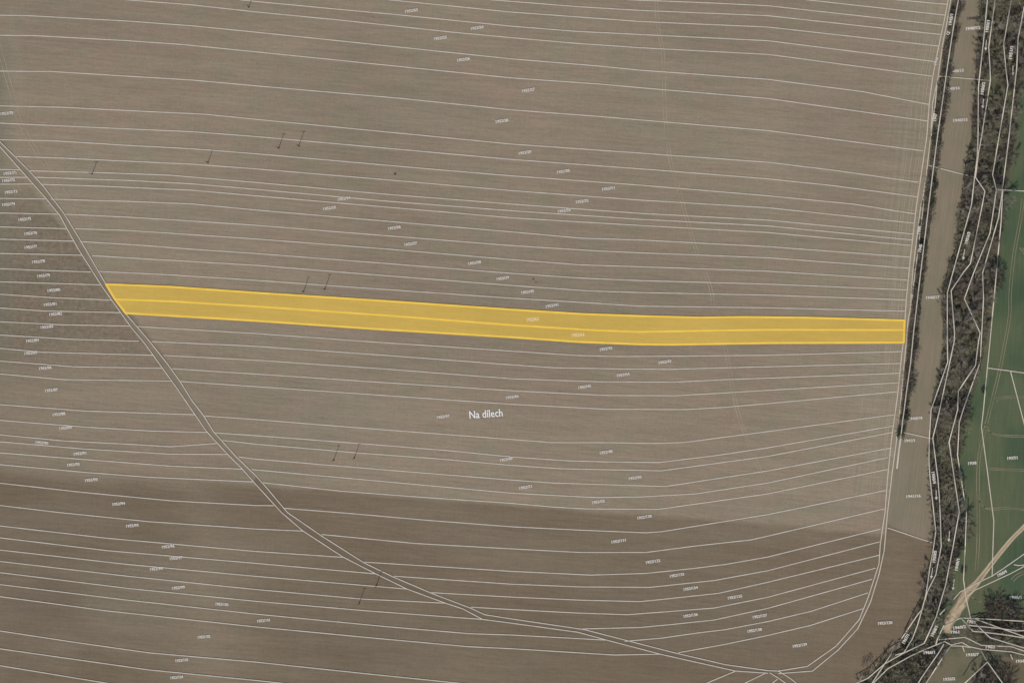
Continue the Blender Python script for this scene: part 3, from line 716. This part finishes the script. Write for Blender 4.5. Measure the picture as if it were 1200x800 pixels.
west = [
 [(-10, 198.5), (23, 199)], [(-10, 208), (31, 207.8)], [(-10, 216), (40, 215.7)], [(-10, 232.4), (53, 233)], [(-10, 249.4), (68, 251)],
 [(-10, 265.6), (78, 268)], [(-10, 280), (86, 282.5)], [(-10, 296.7), (96, 299)], [(-10, 314.3), (37, 316.2), (107, 318.7)], [(-10, 329.8), (118, 333.7)],
 [(-10, 344), (62, 348.7), (131, 351.5)], [(-10, 360), (50, 364.2), (142, 366.2)], [(-10, 376.3), (75, 380.5), (152, 381.8)], [(-10, 391.8), (87, 397.5), (163, 399.5)],
 [(-10, 407), (50, 412.5), (179, 416)], [(-10, 422), (87, 429.5), (191, 431.2)], [(-10, 437), (75, 444.5), (202, 446.2)], [(-10, 473), (100, 481.2), (229, 485.5)],
 [(-10, 491.3), (100, 500), (175, 504.5), (243, 506.2)], [(-10, 508), (75, 516.2), (150, 520), (200, 523), (254, 519.2)],
 [(-10, 516.3), (100, 525.7), (200, 531.7), (267, 532)], [(-10, 529.3), (100, 538), (200, 545.7), (284, 549.2)], [(-10, 543), (100, 553), (175, 558.7), (298, 564.2)],
 [(-10, 564.5), (100, 576.7), (200, 586.2), (300, 591.8), (321, 592)], [(-10, 590.5), (70, 600), (175, 610.7), (300, 619.3), (356, 621.7)],
 [(-10, 614.5), (125, 630), (300, 645.5), (404, 652.5)], [(-10, 628.3), (125, 644.5), (300, 659.4), (440, 671.7)], [(-10, 642.7), (150, 660.7), (300, 674.6), (477, 689.5)],
 [(-10, 656), (150, 674.5), (300, 690), (425, 701.2), (522, 706)], [(-10, 669), (150, 688.7), (300, 703.8), (430, 715), (565, 725)],
 [(-10, 683), (150, 702.5), (300, 718.8), (450, 733.2), (550, 741.7), (600, 743.3), (710, 749.2)],
 [(-10, 697), (125, 715), (300, 733.8), (450, 748), (550, 757), (600, 759.3), (720, 766.7), (775, 765.7)],
 [(-10, 737), (87, 751.7), (175, 764.2), (300, 775), (425, 788.2), (560, 802)],
 [(-10, 758), (175, 784.2), (300, 796.5), (360, 803)], [(-10, 777.5), (145, 803)],
]
na = len(above)
for i, p in enumerate(above):
    line(p, f'white boundary line across the field, {ordw(na - i)} above the yellow strip', group='boundary lines across the field')
for i, p in enumerate(below):
    line(p, f'white boundary line across the field, {ordw(i + 1)} below the yellow strip', group='boundary lines across the field')
for i, p in enumerate(west):
    line(p, f'white boundary line left of the diagonal farm track, {ordw(i + 1)} from its top', group='boundary lines left of the farm track')
line(TR, 'white edge line on the upper right side of the diagonal farm track')
line(TL, 'white edge line on the lower left side of the diagonal farm track')
line([(862, 785.5), (825, 801)], 'short white line slanting down from the farm track at the bottom', group='short lines at the bottom of the farm track')
line([(897, 788), (868, 802)], 'short white line just right of the other slanting line at the bottom', group='short lines at the bottom of the farm track')
line([(902, 787.5), (914, 795), (924, 802)], 'left short white line of the pair running down from the loop corner', group='short lines at the bottom of the farm track')
line([(912, 785.5), (926, 794), (936, 802)], 'right short white line of the pair running down from the loop corner', group='short lines at the bottom of the farm track')
line([(911, 795), (902, 802)], 'tiny white line branching at the bottom loop corner', group='short lines at the bottom of the farm track')
line(B, 'long white line curving round the right side of the ploughed field, inner one')
line(C, 'long white line curving round the right side of the field, outer one')
line([(1098, 100), (1095.5, 125), (1093, 140), (1091, 160)], 'short white line doubling the outer field edge line near the top hedge', over=True)
line([(1082.5, 232), (1081.5, 245), (1072.2, 320), (1067.6, 358)], 'white line doubling the outer field edge line up from the yellow strip')
line([(1056, 508), (1053, 530), (1051, 549)], 'short thick white line ending in the stubble below the hedge', width=0.95)
line(Dl[:-1], 'white line along the right side of the narrow hedge', over=True)
GX = 'white boundary lines over the stream belt'
line(Fl, 'white line along the left side of the stream belt, first from the left', over=True, group=GX)
line(Gl, 'white line over the stream belt, second from its left side', over=True, group=GX)
line(Hl, 'white line over the stream belt, third from its left side', over=True, group=GX)
line(Il, 'white line over the stream belt, fourth from its left side', over=True, group=GX)
line(Jl, 'white line along the left edge of the green field', over=True, group=GX)
line([(1099.5, 89.5), (1161, 94.7)], 'white cross line over the stubble strip, uppermost')
line([(1088.5, 194), (1142, 208)], 'white cross line over the stubble strip, ending at the belt fork')
line([(1048, 504), (1089, 513), (1093, 513.5)], 'white cross line over the stubble strip below the hedge')
line([(1040, 618), (1100, 638)], 'white cross line at the start of the dark soil right of the field')
line([(1167.5, 222.3), (1205, 224.3)], 'white line running from the belt into the upper green field', over=True)
line([(1157, 431), (1184, 434.5), (1205, 437.5)], 'white cross line in the green field level with the lower hedge')
line([(1184, 434.5), (1201, 500)], 'white slanting line in the green field below the cross line')
line([(1101, 720), (1125, 693), (1142, 684), (1163, 674), (1175, 666), (1203, 646.5)], 'white line rising right across the dirt road, upper of two', over=True)
line([(1133, 698), (1142, 691), (1183, 672), (1203, 661.5)], 'white line rising right across the dirt road, lower of two')
line([(1188, 661), (1193, 662), (1205, 661)], 'tiny white line at the right edge above the dirt road lines')
SX = 'white boundary lines around the ford'
for lb, p in (
 ('white line from the ford running right above the scrub, topmost', [(1096.5, 755), (1098, 749), (1106, 732), (1126, 723.5), (1145, 724), (1205, 727.7)]),
 ('white line dropping from the road end and turning right through the scrub', [(1126, 723.5), (1140, 739), (1152, 740), (1180, 743.5), (1205, 747.5)]),
 ('steep white line cutting down through the scrub to the right', [(1137, 724), (1152, 739), (1160, 746.5), (1205, 760)]),
 ('white line slanting through the upper scrub', [(1141, 724), (1167, 733.5), (1205, 747)]),
 ('short flat white line inside the upper scrub', [(1135, 732), (1170, 735.5), (1191, 738.5), (1205, 738)]),
 ('white line from the ford bending down under the scrub', [(1098, 749), (1131, 746), (1150, 755.5), (1185, 757), (1205, 764)]),
 ('long white line from the wood past the ford along the meadow top', [(1022, 801), (1040, 783), (1067, 768), (1080, 762), (1098, 754.5), (1107, 751), (1114, 755), (1127, 752), (1136, 757), (1150, 760), (1185, 763), (1205, 768)]),
 ('short white line closing the top of the meadow', [(1114, 756), (1128, 756.3), (1137, 758)]),
 ('white line down through the wood, left of the pair beside the meadow', [(1106, 754), (1100, 764), (1080, 793), (1074, 803)]),
 ('white line down the meadow side, right of the pair', [(1114, 756), (1109, 763), (1083, 803)]),
 ('white line down from the meadow top between meadow and copse', [(1149, 761), (1157, 775), (1177, 803)]),
 ('white line slanting down left across the lower meadow', [(1157, 775), (1127, 803)]),
 ('tiny white stub under the top of the meadow', [(1128, 757), (1130, 763)]),
 ('tiny white stub at the right edge under the scrub', [(1184, 766), (1186.5, 772)]),
 ('white line entering the wood from the lower belt', [(1080, 714), (1075, 720), (1036, 778), (1021, 801)])):
    line(p, lb, over=True, group=SX)

# the yellow parcel, two strips with bright edges
Y1 = [(124, 333), (200, 336), (300, 343), (450, 352.5), (600, 362.7), (680, 367.7), (750, 370.2), (820, 372), (870, 371.3), (940, 372), (1060, 375.3)]
YM = [(135, 350.7), (200, 353), (300, 359), (450, 369.3), (600, 380.8), (700, 387), (750, 388.8), (830, 387.3), (900, 386.3), (1059.5, 386.6)]
Y2 = [(148, 367), (220, 371), (300, 375.8), (450, 386), (600, 395), (675, 400.3), (750, 403.3), (787, 403.7), (900, 401.8), (1059, 401.3)]
root = empty('yellow_parcel', (*W(600, 380), 0))
tag(root, 'long narrow yellow parcel strip lying across the ploughed field', 'parcel')
inv = root.location
def local(o):
    o.data.transform(__import__('mathutils').Matrix.Translation(-Vector(inv))); o.parent = root
a = sheet('upper_fill', Y1 + list(reversed(YM)), 0.30, M['yellow'], kind=None); local(a)
b = sheet('lower_fill', YM + list(reversed(Y2)), 0.30, M['yellow'], kind=None); local(b)
def yl(nm, pts, z, wd):
    V, F = ribbon_mesh(pts, wd, lambda x, y: z); local(mesh_obj(nm, V, F, M['yedge']))
yl('edge', Y1, 0.320, 1.15); yl('edge', Y2, 0.323, 1.15); yl('dividing_line', YM, 0.326, 1.05)
yl('edge', [(124, 332.4), (135, 350.7), (148, 367.6)], 0.329, 1.2); yl('edge', [(1060, 374.8), (1059, 401.8)], 0.332, 1.2)

# ------------------------------------------------------------------ lettering
def lettering(px, py, txt, rot, wpx, label, cat, group=None, mat=None, z=0.34, name='parcel_number', bold=0.05, over=False, hpx=None):
    cu = bpy.data.curves.new(name, 'FONT'); cu.body = txt; cu.size = 1.0; cu.align_x = 'CENTER'; cu.align_y = 'CENTER'; cu.offset = bold; cu.resolution_u = 2
    tmp = bpy.data.objects.new('tmp', cu); COL.objects.link(tmp)
    bpy.context.view_layer.update()
    me = bpy.data.meshes.new_from_object(tmp.evaluated_get(bpy.context.evaluated_depsgraph_get()))
    wd = max(v.co.x for v in me.vertices) - min(v.co.x for v in me.vertices)
    bpy.data.objects.remove(tmp)
    me.name = name; me.materials.clear(); me.materials.append(mat or M['text'])
    o = bpy.data.objects.new(name, me); COL.objects.link(o)
    s = wpx * 0.5 / wd; sy = s if hpx is None else hpx * 0.5 / 0.72
    x, y = W(px, py)
    if over:
        z = max(canopy(x + a, y + b) for a in (-2, 0, 2) for b in (-3, 0, 3)) + 0.5
        x *= 1 - z / CAM_H; y *= 1 - z / CAM_H
    o.location = (x, y, z); o.scale = (s, sy, 1); o.rotation_euler = (0, 0, R(rot))
    tag(o, label, cat, group); return o

lettering(569.5, 485, 'Na d\u00edlech', 4, 39, 'bright white field name Na d\u00edlech lying on the soil below the yellow strip', 'place name', mat=M['name'], name='field_name', bold=0.012, hpx=9.0)

def y_on(pts, x):
    for a, b in zip(pts, pts[1:]):
        if a[0] <= x <= b[0]: return a[1] + (b[1] - a[1]) * (x - a[0]) / (b[0] - a[0])
    return None
seen = {}
main = [(559, 33), (516, 45), (543, 70), (619, 106), (588, 142), (615, 179), (660, 201), (713, 221), (682, 236), (661, 247), (403, 233), (386, 244), (462, 267), (481, 286), (556, 308), (589, 326), (618, 342), (647, 358),
        (710, 408.5), (779, 424), (730, 439), (685, 453), (600, 465), (519, 488), (710, 529.5), (593, 538), (744, 559.5), (616, 570.5), (701, 587.5), (755, 605.5), (725, 633.5), (765, 657.5), (793, 673.5), (809, 689), (861, 699), (809, 720.5), (890, 721.5), (884, 738), (937, 755.5), (482, 13)]
texts = []
num = 20
for (x, y) in main:
    num += 1
    na_ = sum(1 for p in above if (y_on(p, x) or -99) > y)      # lines between the number and the yellow strip
    if y < 380:
        wh = 'just above the yellow strip' if na_ == 0 else f'above {ordw(na_)} line up from the yellow strip'.replace('above ', 'directly over the ')
    else:
        nb = sum(1 for p in below if (y_on(p, x) or 9999) < y)
        wh = 'just below the yellow strip' if nb == 0 else f'directly under the {ordw(nb)} line down from the yellow strip'
    texts.append([x, y, wh])
for i, t in enumerate(texts):
    same = sorted([u for u in texts if u[2] == t[2]])
    suff = ''
    if len(same) > 1: suff = ', ' + ('left one' if same.index(t) == 0 else 'right one' if same.index(t) == len(same) - 1 else 'middle one')
    wide = t[1] > 600 and t[0] > 600
    lettering(t[0], t[1], f'1952/{101 + i if wide else 24 + i}', 9, 17 if wide else 15, f'small white parcel number {t[2]}{suff}', 'parcel number', 'parcel numbers in the ploughed field', hpx=3.3)
lettering(624, 374.3, '1952/63', 5, 14, 'pale parcel number in the upper half of the yellow strip', 'parcel number', 'parcel numbers on the yellow strip', mat=M['textc'], z=0.345, hpx=3.8)
lettering(677, 392.5, '1952/64', 3, 15, 'pale parcel number in the lower half of the yellow strip', 'parcel number', 'parcel numbers on the yellow strip', mat=M['textc'], z=0.345, hpx=3.8)
westn = [(8, 133), (12, 203), (10, 211.5), (13, 225), (10, 239.5), (29, 257), (36, 273.5), (36, 289.5), (45, 306.5), (51, 323), (63, 340), (59, 356.5), (65, 368), (55, 383), (38, 399), (36, 413.5), (53, 431), (60, 457), (69, 485), (77, 501), (49, 518.5), (94, 531), (86, 544), (107, 562), (139, 590), (155, 615.5), (197, 640), (206, 653.5), (183, 666), (209, 688), (260, 707.5), (309, 726.5), (239, 745.5), (213, 773), (207, 793)]
for i, (x, y) in enumerate(westn):
    lettering(x, y, f'1952/{70 + i}', 6 if i not in (20, 30) else -4, 15, f'small white parcel number on the left side of the field, {ordw(i + 1)} from the top', 'parcel number', 'parcel numbers left of the farm track', hpx=3.3)
for x, y, t_, wp, r_, lb in (
 (1140, 33.5, '1940/12', 17, 5, 'white parcel number in the stubble strip, first from the top'),
 (1121, 83.5, '1940/13', 16, 6, 'white parcel number in the stubble strip, second from the top'),
 (1116, 104, '1940/14', 16, 3, 'white parcel number in the stubble strip, third from the top'),
 (1125, 141, '1940/15', 17, 4, 'white parcel number in the stubble strip, fourth from the top'),
 (1092.5, 348.5, '1940/17', 16, 3, 'white parcel number in the stubble strip just up from the yellow strip end'),
 (1072.5, 490, '1940/18', 16, 5, 'white parcel number at the foot of the hedge, above the cross line'),
 (1066, 516, '1941/1', 12, 2, 'short white parcel number just under the hedge cross line'),
 (1070, 581, '1941/16', 17, 3, 'white parcel number in the stubble above the dark soil'),
 (1037, 729.5, '1952/130', 17, 4, 'white parcel number in the dark soil corner left of the belt'),
 (1139, 542.5, '1938', 10, 4, 'short white number on the green field beside the wheel tracks'),
 (1186.5, 536.5, '1937/1', 12, 3, 'white number on the green field near the right edge, middle'),
 (1190, 699.5, '1936/1', 14, 2, 'white number on the green field right of the dirt road'),
 (1112, 795, '1935/2', 14, 4, 'white number on the lower meadow'),
 (1139, 766.5, '1935/7', 15, 3, 'white number near the top of the meadow'),
 (1197, 774, '1934/2', 14, 2, 'white number at the right edge below the scrub'),
 (1174, 671.5, '1960/4', 12, 28, 'slanting white number between the two lines crossing the dirt road'),
 (1124, 734.5, '1960/2', 15, 8, 'white number on the ford at the road end'),
 (1119, 740, '1961', 10, 0, 'lower white number on the ford at the road end'),
 (1161.5, 737.5, '1962/3', 16, 0, 'white number in the middle of the scrub'),
 (1138, 728, '1963', 10, -15, 'small white number at the upper left of the scrub'),
 (1146, 738, '1964', 10, -15, 'small white number left of the middle scrub number'),
 (1160, 757.5, '1965', 11, 0, 'small white number under the scrub'),
 (1089, 764, '1966/1', 13, 2, 'white number in the wood beside the ford'),
 (1061.5, 748, '1967/1', 12, 60, 'steep white number where the belt meets the wood'),
 (1095, 739, '1968/1', 13, 65, 'steep white number between belt and dirt road end'),
 (1114.5, 23, '1943/1', 13, 80, 'upright white number in the top of the hedge'),
 (1111, 39.5, '12', 4, 60, 'tiny white number below the hedge top number'),
 (1157.5, 31, '1950/1', 14, 82, 'upright white number at the top of the stream belt, left'),
 (1185, 62, '1951/1', 15, 82, 'upright white number at the top of the stream belt, right'),
 (1152, 104, '1950/2', 15, 82, 'upright white number in the belt under the uppermost cross line'),
 (1134, 279, '1950/3', 14, 75, 'upright white number in the belt up from the yellow strip'),
 (1094, 559, '1950/4', 14, -82, 'upright white number on the left margin of the lower belt'),
 (1095.3, 652, '1950/5', 14, 82, 'upright white number in the lower belt, left of the green field number'),
 (1122, 661, '1949/1', 14, 80, 'upright white number between lower belt and green field'),
 (1077, 270, '1944', 9, 80, 'upright white number in the hedge above the middle'),
 (1078.5, 291, '1945', 9, 80, 'upright white number in the hedge below another'),
 (1097, 72, '1946', 9, 75, 'upright white number on the field edge beside the upper hedge'),
 (1096, 138, '1947', 9, 80, 'upright white number at the hedge left side, upper part')):
    lettering(x, y, t_, r_, wp, lb, 'parcel number', 'parcel numbers of the eastern plots', hpx=3.4, over=not (x > 1130 and y > 600) and t_ not in ('1935/2', '1960/2', '1961') and not (x < 1130 and x > 1060 and t_.startswith('194') and r_ < 10))
# small direction arrows in the belt
def arrow(x0, y0, x1, y1, lb):
    zz = max(canopy(*W(x0, y0)), canopy(*W(x1, y1)), canopy(*W((x0 + x1) / 2, (y0 + y1) / 2))) + 0.6
    V, F = ribbon_mesh([(x0, y0), (x1, y1)], 0.4, lambda x, y: zz)
    a = Vector(W(x1, y1)); t = (a - Vector(W(x0, y0))).normalized(); n_ = Vector((-t.y, t.x)); k = len(V)
    for p in (a - t * .4 + n_ * .9, a - t * .4 - n_ * .9, a + t * 1.3): V.append((p.x, p.y, zz + .003))
    F.append((k, k + 1, k + 2))
    V = [(v[0] * (1 - zz / CAM_H), v[1] * (1 - zz / CAM_H), v[2]) for v in V]
    tag(mesh_obj('direction_arrow', V, F, M['text']), lb, 'arrow', 'small arrows over the stream belt')
arrow(1156, 47, 1155.2, 57, 'small white arrow near the top of the stream belt, left')
arrow(1187.2, 77, 1186.8, 86, 'small white arrow near the top of the stream belt, right')
arrow(1152.6, 116, 1151.7, 125, 'small white arrow in the belt under the uppermost cross line')
arrow(1130.5, 292, 1129, 302, 'small white arrow in the belt up from the yellow strip')
arrow(1097, 574, 1097.2, 583, 'small white arrow on the left margin of the lower belt')
arrow(1112.8, 622, 1112, 632, 'small white arrow in the belt beside the curving wheel tracks')
arrow(1093, 665, 1091.5, 675, 'small white arrow in the lower belt, above the wood')
arrow(1118.3, 678, 1117, 688.5, 'small white arrow between the lower belt and the dirt road')
